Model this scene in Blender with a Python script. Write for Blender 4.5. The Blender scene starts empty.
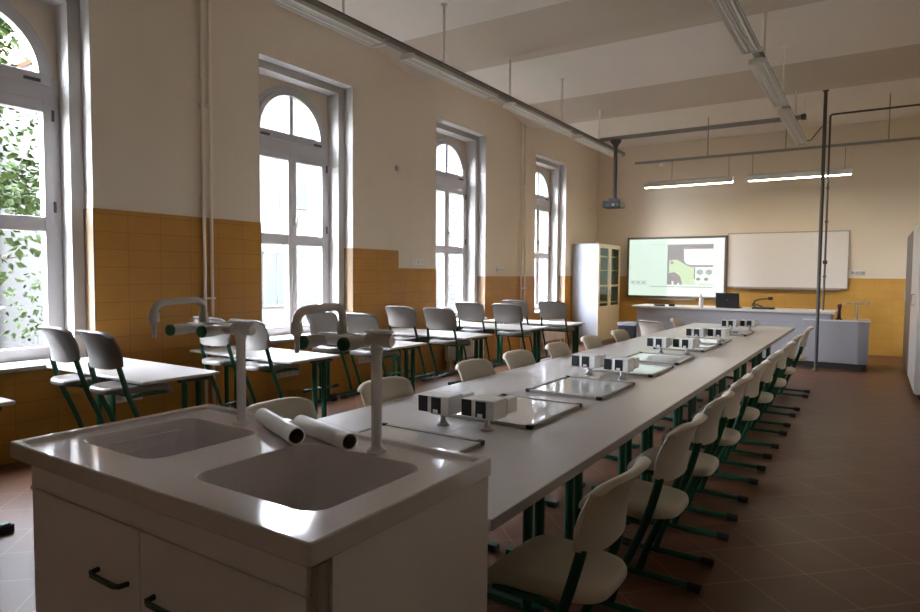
import bpy, bmesh, math, random
from mathutils import Vector, Matrix
random.seed(7)
PI = math.pi
SC = bpy.context.scene
EXP = 5.18                 # camera exposure in stops
COL = SC.collection

# ------------------------------------------------------------------ materials
def mat(name, color, rough=0.5, metal=0.0, spec=0.5, coat=0.0, noise=0.0, nscale=20.0, bump=0.0, bscale=60.0):
    m = bpy.data.materials.new(name); m.use_nodes = True
    nt = m.node_tree; b = nt.nodes['Principled BSDF']
    b.inputs['Roughness'].default_value = rough
    b.inputs['Metallic'].default_value = metal
    b.inputs['Specular IOR Level'].default_value = spec
    b.inputs['Coat Weight'].default_value = coat
    b.inputs['Coat Roughness'].default_value = 0.05
    tc = nt.nodes.new('ShaderNodeTexCoord')
    if noise > 0:
        n = nt.nodes.new('ShaderNodeTexNoise'); n.inputs['Scale'].default_value = nscale; n.inputs['Detail'].default_value = 4
        nt.links.new(tc.outputs['Object'], n.inputs['Vector'])
        mx = nt.nodes.new('ShaderNodeMix'); mx.data_type = 'RGBA'
        c = Vector(color[:3])
        mx.inputs['A'].default_value = (*(c * (1 - noise)), 1)
        mx.inputs['B'].default_value = (*[min(1, v * (1 + noise)) for v in c], 1)
        nt.links.new(n.outputs['Fac'], mx.inputs['Factor'])
        nt.links.new(mx.outputs['Result'], b.inputs['Base Color'])
    else:
        b.inputs['Base Color'].default_value = (*color[:3], 1)
    if bump > 0:
        n2 = nt.nodes.new('ShaderNodeTexNoise'); n2.inputs['Scale'].default_value = bscale; n2.inputs['Detail'].default_value = 3
        nt.links.new(tc.outputs['Object'], n2.inputs['Vector'])
        bp = nt.nodes.new('ShaderNodeBump'); bp.inputs['Strength'].default_value = bump; bp.inputs['Distance'].default_value = 0.01
        nt.links.new(n2.outputs['Fac'], bp.inputs['Height'])
        nt.links.new(bp.outputs['Normal'], b.inputs['Normal'])
    return m

def emit(name, color, strength=1.0):
    m = bpy.data.materials.new(name); m.use_nodes = True
    b = m.node_tree.nodes['Principled BSDF']
    b.inputs['Base Color'].default_value = (0.02, 0.02, 0.02, 1)
    b.inputs['Emission Color'].default_value = (*color, 1)
    b.inputs['Emission Strength'].default_value = strength / 2 ** EXP
    b.inputs['Roughness'].default_value = 0.5
    return m

def tiles(name, c1, c2, mortar, bw, bh, ms, rough, axis, rot=0.0, offset=0.5, bump=0.15, squash=1.0, coat=0.0, spec=0.5):
    """brick-texture surface; axis picks which world plane carries the pattern"""
    m = bpy.data.materials.new(name); m.use_nodes = True
    nt = m.node_tree; b = nt.nodes['Principled BSDF']
    tc = nt.nodes.new('ShaderNodeTexCoord')
    sep = nt.nodes.new('ShaderNodeSeparateXYZ'); nt.links.new(tc.outputs['Object'], sep.inputs[0])
    cmb = nt.nodes.new('ShaderNodeCombineXYZ')
    a = {'xy': ('X', 'Y'), 'yz': ('Y', 'Z'), 'xz': ('X', 'Z')}[axis]
    if axis == 'yz':       # surfaces that turn the corner keep their courses
        ad = nt.nodes.new('ShaderNodeMath'); ad.operation = 'ADD'
        nt.links.new(sep.outputs['X'], ad.inputs[0]); nt.links.new(sep.outputs['Y'], ad.inputs[1])
        nt.links.new(ad.outputs[0], cmb.inputs['X'])
    else:
        nt.links.new(sep.outputs[a[0]], cmb.inputs['X'])
    nt.links.new(sep.outputs[a[1]], cmb.inputs['Y'])
    mp = nt.nodes.new('ShaderNodeMapping'); mp.inputs['Rotation'].default_value = (0, 0, rot)
    nt.links.new(cmb.outputs[0], mp.inputs['Vector'])
    br = nt.nodes.new('ShaderNodeTexBrick'); br.offset = offset; br.squash = squash
    br.inputs['Scale'].default_value = 1.0
    br.inputs['Brick Width'].default_value = bw; br.inputs['Row Height'].default_value = bh
    br.inputs['Mortar Size'].default_value = ms; br.inputs['Mortar Smooth'].default_value = 0.2
    br.inputs['Bias'].default_value = 0.0
    br.inputs['Color1'].default_value = (*c1, 1); br.inputs['Color2'].default_value = (*c2, 1); br.inputs['Mortar'].default_value = (*mortar, 1)
    nt.links.new(mp.outputs[0], br.inputs['Vector'])
    n = nt.nodes.new('ShaderNodeTexNoise'); n.inputs['Scale'].default_value = 3.0; n.inputs['Detail'].default_value = 5
    nt.links.new(tc.outputs['Object'], n.inputs['Vector'])
    mr = nt.nodes.new('ShaderNodeMapRange'); mr.inputs['To Min'].default_value = 0.82; mr.inputs['To Max'].default_value = 1.18
    nt.links.new(n.outputs['Fac'], mr.inputs['Value'])
    mu = nt.nodes.new('ShaderNodeMix'); mu.data_type = 'RGBA'; mu.blend_type = 'MULTIPLY'; mu.inputs['Factor'].default_value = 1.0
    nt.links.new(br.outputs['Color'], mu.inputs['A']); nt.links.new(mr.outputs['Result'], mu.inputs['B'])
    nt.links.new(mu.outputs['Result'], b.inputs['Base Color'])
    b.inputs['Roughness'].default_value = rough
    b.inputs['Coat Weight'].default_value = coat
    b.inputs['Specular IOR Level'].default_value = spec
    bp = nt.nodes.new('ShaderNodeBump'); bp.inputs['Strength'].default_value = bump; bp.inputs['Distance'].default_value = 0.004; bp.invert = True
    nt.links.new(br.outputs['Fac'], bp.inputs['Height']); nt.links.new(bp.outputs['Normal'], b.inputs['Normal'])
    return m

def glassmat(name, tint=(1, 1, 1), refl=0.08, rough=0.0):
    m = bpy.data.materials.new(name); m.use_nodes = True
    nt = m.node_tree; nt.nodes.remove(nt.nodes['Principled BSDF'])
    out = nt.nodes['Material Output']
    tr = nt.nodes.new('ShaderNodeBsdfTransparent'); tr.inputs['Color'].default_value = (*tint, 1)
    gl = nt.nodes.new('ShaderNodeBsdfGlossy'); gl.inputs['Roughness'].default_value = rough
    fr = nt.nodes.new('ShaderNodeFresnel'); fr.inputs['IOR'].default_value = 1.45
    mx = nt.nodes.new('ShaderNodeMixShader')
    geo = nt.nodes.new('ShaderNodeNewGeometry')       # only the outer face of a pane reflects
    sb = nt.nodes.new('ShaderNodeMath'); sb.operation = 'SUBTRACT'; sb.inputs[0].default_value = 1.0; nt.links.new(geo.outputs['Backfacing'], sb.inputs[1])
    ml = nt.nodes.new('ShaderNodeMath'); ml.operation = 'MULTIPLY'; nt.links.new(fr.outputs[0], ml.inputs[0]); nt.links.new(sb.outputs[0], ml.inputs[1])
    nt.links.new(ml.outputs[0], mx.inputs[0]); nt.links.new(tr.outputs[0], mx.inputs[1]); nt.links.new(gl.outputs[0], mx.inputs[2])
    nt.links.new(mx.outputs[0], out.inputs['Surface'])
    return m

CREAM = (0.73, 0.64, 0.51)
M = dict(
    wall=mat('cream_wall_paint', CREAM, 0.75, noise=0.04, nscale=2.5, bump=0.05, bscale=90),
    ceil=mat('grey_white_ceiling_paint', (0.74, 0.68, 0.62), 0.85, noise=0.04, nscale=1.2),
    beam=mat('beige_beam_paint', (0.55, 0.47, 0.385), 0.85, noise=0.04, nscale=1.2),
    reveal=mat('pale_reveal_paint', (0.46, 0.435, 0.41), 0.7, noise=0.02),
    spandrel=mat('beige_spandrel_paint', (0.66, 0.56, 0.44), 0.75, noise=0.03),
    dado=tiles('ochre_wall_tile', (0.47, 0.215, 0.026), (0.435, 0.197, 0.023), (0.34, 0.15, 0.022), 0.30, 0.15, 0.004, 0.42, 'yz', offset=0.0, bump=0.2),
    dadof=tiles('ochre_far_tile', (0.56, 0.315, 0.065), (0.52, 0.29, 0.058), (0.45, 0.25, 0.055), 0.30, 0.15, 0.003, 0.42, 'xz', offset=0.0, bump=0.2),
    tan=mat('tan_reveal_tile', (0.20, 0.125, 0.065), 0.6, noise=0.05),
    floor=tiles('brown_floor_tile', (0.140, 0.060, 0.030), (0.126, 0.053, 0.027), (0.23, 0.145, 0.098), 0.33, 0.33, 0.003, 0.42, 'xy', spec=0.3, rot=PI / 4, offset=0.0, bump=0.1),
    frame=mat('white_window_frame', (0.52, 0.50, 0.51), 0.35, noise=0.02),
    glass=glassmat('window_glass'),
    cabglass=glassmat('cabinet_glass', (0.86, 0.95, 0.88), rough=0.02),
    radiator=mat('white_radiator_enamel', (0.78, 0.74, 0.70), 0.4),
    pipe=mat('cream_pipe_paint', (0.80, 0.72, 0.60), 0.4),
    lam=mat('grey_white_laminate', (0.55, 0.52, 0.495), 0.33, noise=0.025, nscale=60, coat=0.15),
    lamedge=mat('taupe_table_edging', (0.36, 0.315, 0.28), 0.5, noise=0.02),
    ceramic=mat('grey_white_ceramic', (0.70, 0.66, 0.655), 0.09, noise=0.015, nscale=40, coat=0.5),
    cabinet=mat('beige_white_cabinet_board', (0.78, 0.755, 0.76), 0.45, noise=0.02, nscale=8),
    gap=mat('dark_gap', (0.03, 0.025, 0.02), 0.8),
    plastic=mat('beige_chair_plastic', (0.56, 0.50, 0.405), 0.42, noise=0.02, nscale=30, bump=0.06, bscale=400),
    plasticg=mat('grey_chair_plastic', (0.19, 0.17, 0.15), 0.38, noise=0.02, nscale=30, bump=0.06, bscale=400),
    green=mat('green_powder_coat', (0.004, 0.085, 0.042), 0.38, noise=0.08, nscale=40),
    dgreen=mat('dark_green_powder_coat', (0.006, 0.04, 0.025), 0.4, noise=0.05, nscale=40),
    black=mat('black_plastic', (0.012, 0.012, 0.014), 0.45, noise=0.05),
    blackgl=mat('black_gloss', (0.01, 0.01, 0.012), 0.2),
    tap=mat('white_tap_coating', (0.72, 0.69, 0.67), 0.25, noise=0.01),
    knob=mat('green_tap_knob', (0.008, 0.085, 0.035), 0.45),
    alu=mat('brushed_aluminium', (0.40, 0.375, 0.35), 0.42, metal=0.4, noise=0.04, nscale=80),
    steel=mat('grey_steel', (0.55, 0.55, 0.55), 0.3, metal=0.9),
    galv=mat('galvanised_steel', (0.30, 0.29, 0.27), 0.45, metal=0.7, noise=0.1, nscale=40),
    dsteel=mat('dark_painted_steel', (0.085, 0.08, 0.075), 0.5, metal=0.2, noise=0.05),
    board=mat('glossy_white_board', (0.80, 0.79, 0.77), 0.06, coat=0.6, noise=0.01),
    wboard=mat('whiteboard_enamel', (0.80, 0.77, 0.74), 0.25, noise=0.01, nscale=3),
    white=mat('white_plastic', (0.80, 0.79, 0.77), 0.35, noise=0.01),
    desk=mat('grey_desk_board', (0.35, 0.335, 0.345), 0.42, noise=0.02, nscale=8),
    cream=mat('cream_cabinet_board', (0.74, 0.64, 0.46), 0.42, noise=0.02, nscale=6),
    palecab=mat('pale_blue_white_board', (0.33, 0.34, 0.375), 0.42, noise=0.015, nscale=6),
    wcab=mat('white_cupboard_board', (0.74, 0.73, 0.72), 0.4, noise=0.015, nscale=6),
    gcab=mat('grey_cupboard_board', (0.11, 0.105, 0.105), 0.45, noise=0.03, nscale=6),
    reflector=mat('lamp_reflector', (0.70, 0.68, 0.64), 0.25, metal=0.5),
    lampbody=mat('lamp_body_white', (0.60, 0.57, 0.52), 0.4, noise=0.02),
    tube=mat('unlit_fluorescent_tube', (0.85, 0.84, 0.82), 0.2),
    lit=emit('lit_fluorescent_diffuser', (1.0, 0.85, 0.62), 60.0),
    red=mat('dark_red_plastic', (0.07, 0.012, 0.012), 0.4),
    liner=mat('grey_white_liner', (0.20, 0.21, 0.23), 0.5),
    paper=mat('white_tube_card', (0.78, 0.76, 0.74), 0.35, noise=0.02),
    tubein=mat('grey_tube_inside', (0.22, 0.20, 0.18), 0.7),
    clear=mat('translucent_white_plastic', (0.72, 0.74, 0.76), 0.25),
    bark=mat('tree_bark', (0.016, 0.012, 0.009), 0.9, noise=0.3, nscale=12, bump=0.5, bscale=20),
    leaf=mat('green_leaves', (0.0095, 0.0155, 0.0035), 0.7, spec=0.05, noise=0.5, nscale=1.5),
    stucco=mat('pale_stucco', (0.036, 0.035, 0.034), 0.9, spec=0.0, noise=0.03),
    winout=mat('far_window_glass', (0.02, 0.024, 0.03), 0.5, spec=0.1),
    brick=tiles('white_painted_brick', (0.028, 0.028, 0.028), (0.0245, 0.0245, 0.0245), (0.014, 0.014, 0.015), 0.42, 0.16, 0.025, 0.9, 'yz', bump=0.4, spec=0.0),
    roofm=mat('roof_tiles', (0.30, 0.16, 0.11), 0.8, noise=0.2, nscale=3),
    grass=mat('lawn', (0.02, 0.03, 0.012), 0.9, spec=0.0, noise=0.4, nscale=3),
    bframe=mat('grey_brown_board_frame', (0.15, 0.13, 0.11), 0.5),
    s_white=emit('projected_white', (0.94, 1.0, 0.94), 1.0),
    s_mint=emit('projected_mint', (0.80, 0.97, 0.84), 0.95),
    s_grey=emit('projected_grey', (0.42, 0.38, 0.38), 0.9),
    s_lgrey=emit('projected_light_grey', (0.55, 0.62, 0.57), 0.85),
    s_lime=emit('projected_lime', (0.73, 0.88, 0.58), 0.97),
    s_pale=emit('projected_pale', (0.97, 0.97, 0.95), 1.0),
)

# ------------------------------------------------------------------ mesh builder
class MB:
    def __init__(self): self.bm = bmesh.new()
    def box(self, x0, x1, y0, y1, z0, z1, mi=0):
        r = bmesh.ops.create_cube(self.bm, size=1.0)
        for v in r['verts']:
            v.co = Vector(((x0 + x1) / 2 + v.co.x * (x1 - x0), (y0 + y1) / 2 + v.co.y * (y1 - y0), (z0 + z1) / 2 + v.co.z * (z1 - z0)))
        if mi:
            for f in {f for v in r['verts'] for f in v.link_faces}: f.material_index = mi
        return self
    def obox(self, c, ax, ay, az, hx, hy, hz):
        r = bmesh.ops.create_cube(self.bm, size=2.0)
        c = Vector(c); ax, ay, az = Vector(ax).normalized(), Vector(ay).normalized(), Vector(az).normalized()
        for v in r['verts']: v.co = c + ax * v.co.x * hx + ay * v.co.y * hy + az * v.co.z * hz
        return self
    def loops(self, rings, close=True, cap0=True, cap1=True, mi=0):
        vs = [[self.bm.verts.new(p) for p in ring] for ring in rings]
        n = len(vs[0])
        for a, b in zip(vs, vs[1:]):
            for i in range(n if close else n - 1):
                j = (i + 1) % n
                f = self.bm.faces.new((a[i], a[j], b[j], b[i])); f.material_index = mi
        if cap0 and close: self.bm.faces.new(list(reversed(vs[0]))).material_index = mi
        if cap1 and close: self.bm.faces.new(vs[-1]).material_index = mi
        return self
    def sweep(self, pts, prof, up=(0, 0, 1), cap=True):
        """prof: list of (a,b) offsets along side and up"""
        pts = [Vector(p) for p in pts]; rings = []
        up = Vector(up)
        prev = None
        for i, p in enumerate(pts):
            t = (pts[min(i + 1, len(pts) - 1)] - pts[max(i - 1, 0)]).normalized()
            u = prev if prev is not None else up
            s = t.cross(u)
            if s.length < 1e-4: s = t.cross(Vector((1, 0, 0)))
            s.normalize(); u2 = s.cross(t).normalized(); prev = u2
            rings.append([p + s * a + u2 * b for a, b in prof])
        return self.loops(rings, True, cap, cap)
    def tube(self, pts, r, n=12, cap=True, up=(0.13, 0.21, 0.97)):
        return self.sweep(pts, [(r * math.cos(2 * PI * k / n), r * math.sin(2 * PI * k / n)) for k in range(n)], up, cap)
    def oval(self, pts, rx, ry, n=12, up=(0, 0, 1)):
        return self.sweep(pts, [(rx * math.cos(2 * PI * k / n), ry * math.sin(2 * PI * k / n)) for k in range(n)], up)
    def lathe(self, prof, c=(0, 0, 0), axis=(0, 0, 1), n=20):
        ax = Vector(axis).normalized(); s = ax.orthogonal().normalized(); t = ax.cross(s); c = Vector(c)
        rings = [[c + ax * h + (s * math.cos(2 * PI * k / n) + t * math.sin(2 * PI * k / n)) * max(r, 1e-4) for k in range(n)] for r, h in prof]
        return self.loops(rings)
    def prism(self, poly, axis, a, b):
        """extrude a 2-D polygon along a world axis between a and b"""
        def P(u, v, w): return {'x': (w, u, v), 'y': (u, w, v), 'z': (u, v, w)}[axis]
        va = [self.bm.verts.new(P(u, v, a)) for u, v in poly]; vb = [self.bm.verts.new(P(u, v, b)) for u, v in poly]
        n = len(poly)
        for i in range(n):
            j = (i + 1) % n; self.bm.faces.new((va[i], va[j], vb[j], vb[i]))
        self.bm.faces.new(list(reversed(va))); self.bm.faces.new(vb)
        return self
    def build(self, name, m, parent=None, smooth=40, bevel=0.0, seg=2):
        bmesh.ops.recalc_face_normals(self.bm, faces=self.bm.faces)
        me = bpy.data.meshes.new(name); self.bm.to_mesh(me); self.bm.free()
        for mm in (m if isinstance(m, (list, tuple)) else [m]): me.materials.append(mm)
        if smooth:
            for p in me.polygons: p.use_smooth = True
            me.set_sharp_from_angle(angle=math.radians(smooth))
        o = bpy.data.objects.new(name, me); COL.objects.link(o)
        if parent is not None: o.parent = parent
        if bevel > 0:
            md = o.modifiers.new('bevel', 'BEVEL'); md.width = bevel; md.segments = seg; md.limit_method = 'ANGLE'; md.angle_limit = math.radians(40)
        return o

def arc(cx, cy, r, a0, a1, n):
    return [(cx + r * math.cos(a0 + (a1 - a0) * k / n), cy + r * math.sin(a0 + (a1 - a0) * k / n)) for k in range(n + 1)]
def bez(p0, p1, p2, n=8):
    p0, p1, p2 = Vector(p0), Vector(p1), Vector(p2)
    return [(1 - t) ** 2 * p0 + 2 * t * (1 - t) * p1 + t * t * p2 for t in [k / n for k in range(n + 1)]]

def tag(o, label, cat, group=None, kind=None):
    o['label'] = label; o['category'] = cat
    if group: o['group'] = group
    if kind: o['kind'] = kind
    return o
def thing(name, label, cat, loc=(0, 0, 0), rz=0.0, group=None):
    o = bpy.data.objects.new(name, None); COL.objects.link(o); o.empty_display_size = 0.1
    o.location = loc; o.rotation_euler = (0, 0, rz)
    return tag(o, label, cat, group)
def struct(o):
    o['kind'] = 'structure'; return o
def dup(root, loc, rz, label, group=None):
    r = root.copy(); COL.objects.link(r); r.location = loc; r.rotation_euler = (0, 0, rz); r['label'] = label
    if group: r['group'] = group
    for ch in list(root.children):
        c = ch.copy(); COL.objects.link(c); c.parent = r
        for g in list(ch.children):
            d = g.copy(); COL.objects.link(d); d.parent = c
    return r
ORD = ['first', 'second', 'third', 'fourth', 'fifth', 'sixth', 'seventh', 'eighth', 'ninth', 'tenth', 'eleventh', 'twelfth']

# ------------------------------------------------------------------ the room
XL, XR, YF, YB = -5.456, 1.06, 14.14, -2.2
WINX = -5.80
CZ = 4.17
WC = [2.05, 5.185, 8.39, 11.66]     # window centres along the left wall
BEAMS = [-3.12, 0.31, 3.74, 7.17, 10.60, 14.03]
def ceil_z(y):
    return CZ + 0.17

fl = MB(); fl.box(-5.9, XR + 0.3, YB - 0.3, YF + 0.3, -0.2, 0.0)
struct(fl.build('floor', M['floor'], smooth=0))

c = MB()
prof = [(YB, CZ + 0.17), (YF + 0.02, CZ + 0.17), (YF + 0.02, 4.75), (YB, 4.75)]
c.prism(prof, 'x', XL - 0.02, XR + 0.02)
struct(c.build('ceiling', M['ceil'], smooth=25))
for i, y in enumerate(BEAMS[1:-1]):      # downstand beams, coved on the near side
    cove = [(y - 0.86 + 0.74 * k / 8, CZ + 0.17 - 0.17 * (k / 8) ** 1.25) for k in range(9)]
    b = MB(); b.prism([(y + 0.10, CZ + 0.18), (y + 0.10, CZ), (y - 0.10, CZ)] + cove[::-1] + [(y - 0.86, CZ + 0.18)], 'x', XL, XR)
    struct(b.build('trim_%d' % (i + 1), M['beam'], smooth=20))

OW, OH = 0.715, 3.755        # outer niche half width / head height
IW, IH = 0.61, 3.665         # inner niche
SX = -5.60                   # depth of the first step
w = MB()
edges = []
for yc in WC: edges += [yc - OW, yc + OW]
prev = YB
for k, yc in enumerate(WC):
    w.box(-5.89, XL, prev, yc - OW, 0, 4.7); prev = yc + OW
w.box(-5.89, XL, prev, YF, 0, 4.7)
for yc in WC:
    w.box(-5.89, XL, yc - OW, yc + OW, OH, 4.7)          # above the niche
    w.box(-5.89, XL, yc - OW, yc + OW, 0, 0.70)          # breast under the sill
struct(w.build('wall_left', M['wall'], smooth=0))
# stepped reveals, white painted
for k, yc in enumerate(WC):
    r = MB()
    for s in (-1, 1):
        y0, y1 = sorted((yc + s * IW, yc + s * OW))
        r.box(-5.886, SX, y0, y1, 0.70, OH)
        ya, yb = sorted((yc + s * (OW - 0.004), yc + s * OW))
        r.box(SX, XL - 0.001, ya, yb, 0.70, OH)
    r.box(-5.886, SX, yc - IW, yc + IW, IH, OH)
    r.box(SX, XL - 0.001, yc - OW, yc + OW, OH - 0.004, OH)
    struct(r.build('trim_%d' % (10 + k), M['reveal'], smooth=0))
    # spandrel wall round the arch, at the window plane
    s = MB(); R = 0.565; zs = 3.06
    poly = [(yc - IW, zs), (yc - IW, IH), (yc + IW, IH), (yc + IW, zs)] + arc(yc, zs, R, 0, PI, 28)
    s.prism(poly, 'x', WINX - 0.05, WINX + 0.012)
    struct(s.build('trim_%d' % (20 + k), M['spandrel'], smooth=30))

def make_window(i, yc):
    zs = 3.06; x0, x1 = WINX - 0.05, WINX + 0.03
    f = MB()
    # outer frame: two jambs, sill rail, transoms, arch ring
    for s in (-1, 1):
        ya, yb = sorted((yc + s * 0.545, yc + s * IW)); f.box(x0, x1, ya, yb, 0.73, zs + 0.0)
    f.box(x0, x1, yc - 0.545, yc + 0.545, 0.73, 0.765)
    f.box(x0, x1 + 0.015, yc - 0.545, yc + 0.545, 2.86, 2.98)
    ring = arc(yc, zs, 0.565, 0, PI, 32) + arc(yc, zs, 0.515, PI, 0, 32)
    f.prism(ring, 'x', x0, x1)
    o = struct(f.build('window_%d' % i, M['frame'], smooth=30, bevel=0.006))
    # upper fan light: ring, bottom rail and centre bar
    g = MB()
    g.prism(arc(yc, zs, 0.513, 0, PI, 32) + arc(yc, zs, 0.455, PI, 0, 32), 'x', x0 + 0.017, x1 + 0.018)
    g.box(x0 + 0.015, x1 + 0.02, yc - 0.547, yc + 0.547, 2.98, 3.062); g.box(x0 + 0.016, x1 + 0.019, yc - 0.50, yc + 0.50, 3.05, 3.075)
    g.box(x0 + 0.015, x1 + 0.01, yc - 0.028, yc + 0.028, 3.05, 3.54)
    g.build('fan_light', M['frame'], o, smooth=30, bevel=0.005)
    # two casements with a meeting stile and a cross rail
    for s in (-1, 1):
        h = MB()
        ya, yb = (yc - 0.545, yc - 0.002) if s < 0 else (yc + 0.002, yc + 0.545)
        oy = (ya, ya + 0.068) if s < 0 else (yb - 0.068, yb)
        iy = (yb - 0.058, yb) if s < 0 else (ya, ya + 0.058)
        h.box(x0 + 0.015, x1 + 0.02, *oy, 0.765, 2.86); h.box(x0 + 0.015, x1 + 0.02, *iy, 0.765, 2.86)
        ra, rb = (oy[1], iy[0]) if s < 0 else (iy[1], oy[0])      # rails fit between the stiles
        h.box(x0 + 0.015, x1 + 0.019, ra, rb, 2.765, 2.859); h.box(x0 + 0.015, x1 + 0.019, ra, rb, 0.766, 0.835); h.box(x0 + 0.015, x1 + 0.015, ra, rb, 1.79, 1.91)
        sh = h.build('casement', M['frame'], o, smooth=30, bevel=0.005)
        p = MB(); p.box(WINX - 0.012, WINX - 0.006, ya + 0.04, yb - 0.04, 0.80, 2.80)
        p.build('pane', M['glass'], sh, smooth=0)
    p = MB(); p.prism([(yc - 0.48, 3.03), (yc + 0.48, 3.03)] + arc(yc, zs, 0.48, 0.05, PI - 0.05, 24), 'x', WINX - 0.012, WINX - 0.006)
    p.build('pane', M['glass'], o, smooth=0)
    hd = MB(); hd.box(x1 + 0.02, x1 + 0.032, yc + 0.012, yc + 0.042, 2.02, 2.16); hd.box(x1 + 0.03, x1 + 0.06, yc + 0.018, yc + 0.036, 2.10, 2.13)
    hd.box(x1 + 0.05, x1 + 0.066, yc + 0.016, yc + 0.038, 2.0, 2.13)
    hd.build('handle', M['alu'], o, smooth=0, bevel=0.003)
    for s in (-1, 1):
        hg = MB(); hg.box(x1 + 0.02, x1 + 0.035, yc + s * 0.40 - 0.06, yc + s * 0.40 + 0.06, 3.0, 3.025)
        hg.build('latch', M['dsteel'], o, smooth=0)
        for zz in (2.70, 1.95):
            hg = MB(); hg.tube([(x1 + 0.026, yc + s * 0.55, zz), (x1 + 0.026, yc + s * 0.55, zz + 0.09)], 0.011, 8)
            hg.build('hinge', M['dsteel'], o)
    sl = MB(); sl.box(WINX - 0.03, XL + 0.07, yc - OW + 0.004, yc + OW - 0.004, 0.70, 0.735)
    sl.build('sill', M['reveal'], o, smooth=0, bevel=0.008)
    return o
for i, yc in enumerate(WC): make_window(i + 1, yc)

# ochre tiled dado of the left wall, with its stepped top edge
DT = 0.008
segs = [(YB, WC[0] - OW, 1.99), (WC[0] + OW, WC[1] - OW, 1.99),
        (WC[1] + OW, 6.79, 1.775), (6.79, WC[2] - OW, 1.535), (WC[2] + OW, WC[3] - OW, 1.425), (WC[3] + OW, YF, 1.435)]
d = MB(); tanb = MB()
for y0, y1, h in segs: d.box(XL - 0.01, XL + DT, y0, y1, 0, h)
for k, yc in enumerate(WC):
    d.box(XL - 0.01, XL + DT, yc - OW, yc + OW, 0, 0.70)
    for s in (-1, 1):
        h = [x[2] for x in segs if abs((x[1] if s < 0 else x[0]) - (yc + s * OW)) < 1e-6][0]
        ya, yb = sorted((yc + s * (OW - 0.012), yc + s * OW))
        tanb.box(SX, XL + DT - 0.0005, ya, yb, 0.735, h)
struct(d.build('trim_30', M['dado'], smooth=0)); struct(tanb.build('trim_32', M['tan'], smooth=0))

b = MB(); b.box(XL - 0.5, XR + 0.3, YF, YF + 0.3, 0, 4.7); struct(b.build('wall_far', M['wall'], smooth=0))
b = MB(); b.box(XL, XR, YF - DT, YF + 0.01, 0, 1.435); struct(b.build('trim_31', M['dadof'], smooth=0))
b = MB(); b.box(XR, XR + 0.3, YB, YF, 0, 4.7); struct(b.build('wall_right', M['wall'], smooth=0))
b = MB(); b.box(XL - 0.5, XR + 0.3, YB - 0.3, YB, 0, 4.7); struct(b.build('wall_back', M['wall'], smooth=0))
b = MB(); b.box(-6.3, XR + 0.4, YB - 0.4, YF + 0.4, 4.7, 4.95); struct(b.build('roof', M['roofm'], smooth=0))  # unseen slab added over the ceiling to keep sunlight out of the room

# heating pipes on the left wall
def wall_pipes(y0, y1, label, z1=4.2):
    t = thing('heating_pipes', label, 'pipe', (XL + 0.035, (y0 + y1) / 2, 0), 0, None)
    for y in (y0, y1):
        p = MB(); p.tube([(0, y - (y0 + y1) / 2, 0.0), (0, y - (y0 + y1) / 2, z1)], 0.016, 12); p.build('pipe', M['pipe'], t)
    for z in (1.2, 3.05):
        p = MB(); p.box(-0.03, 0.02, -(y1 - y0) / 2 - 0.025, (y1 - y0) / 2 + 0.025, z, z + 0.018); p.build('clamp', M['pipe'], t, smooth=0)
    return t
wall_pipes(3.78, 3.86, 'pair of cream heating pipes on the tiled wall between the two nearest windows')
wall_pipes(10.33, 10.47, 'pair of cream heating pipes on the wall between the two farthest windows')

# radiators below the windows
def make_radiator(yc, label):
    t = thing('radiator', label, 'radiator', (XL + 0.07, yc, 0), 0, 'radiators under the windows')
    p = MB()
    for k in range(18):
        y = -0.5 + k * 0.0588; p.box(-0.035, 0.035, y - 0.021, y + 0.021, 0.14, 0.64)
    p.box(-0.02, 0.02, -0.52, 0.52, 0.17, 0.21); p.box(-0.02, 0.02, -0.52, 0.52, 0.57, 0.61)
    p.build('panel', M['radiator'], t, smooth=0, bevel=0.008)
    v = MB(); v.tube([(0, 0.50, 0.19), (0, 0.57, 0.19), (0, 0.57, 0.0)], 0.012, 8); v.build('supply_pipe', M['pipe'], t)
    v = MB(); v.lathe([(0.02, 0), (0.024, 0.01), (0.022, 0.06), (0.01, 0.065)], (0, 0.535, 0.585), (0, 1, 0), 12); v.build('valve', M['white'], t)
    for yy in (-0.4, 0.4):
        v = MB(); v.box(-0.06, 0.0, yy - 0.02, yy + 0.02, 0.0, 0.16); v.build('bracket', M['radiator'], t, smooth=0)
for yc, lb in zip(WC[2:], ['white ribbed radiator under the third arched window', 'white ribbed radiator under the farthest arched window']):
    make_radiator(yc, lb)

# ------------------------------------------------------------------ chairs
def seat_mesh():
    b = MB(); rings = []
    def outline(inset, n=40):
        pts = []
        for k in range(n):
            a = 2 * PI * k / n; ca, sa = math.cos(a), math.sin(a); e = 2 / 4.2
            x = math.copysign(abs(ca) ** e, ca) * (0.186 - inset); y = math.copysign(abs(sa) ** e, sa) * (0.222 - inset) + 0.014
            x *= 1.0 + 0.10 * (y / 0.2)
            pts.append((x, y))
        return pts
    def H(x, y):
        return -0.014 * math.exp(-((x / 0.13) ** 2 + ((y + 0.03) / 0.12) ** 2)) - 0.03 * max(0, (y - 0.10) / 0.1) ** 2
    spec = [(0.19, -0.034), (0.10, -0.036), (0.04, -0.038), (0.012, -0.046), (0.004, -0.046), (0.0, -0.036), (0.001, -0.020), (0.007, -0.008), (0.018, -0.002), (0.035, 0.0), (0.07, 0.0), (0.11, 0), (0.15, 0), (0.19, 0)]
    for ins, dz in spec:
        rings.append([(x, y, 0.488 + dz + H(x, y)) for x, y in outline(ins)])
    return b.loops(rings)
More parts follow.
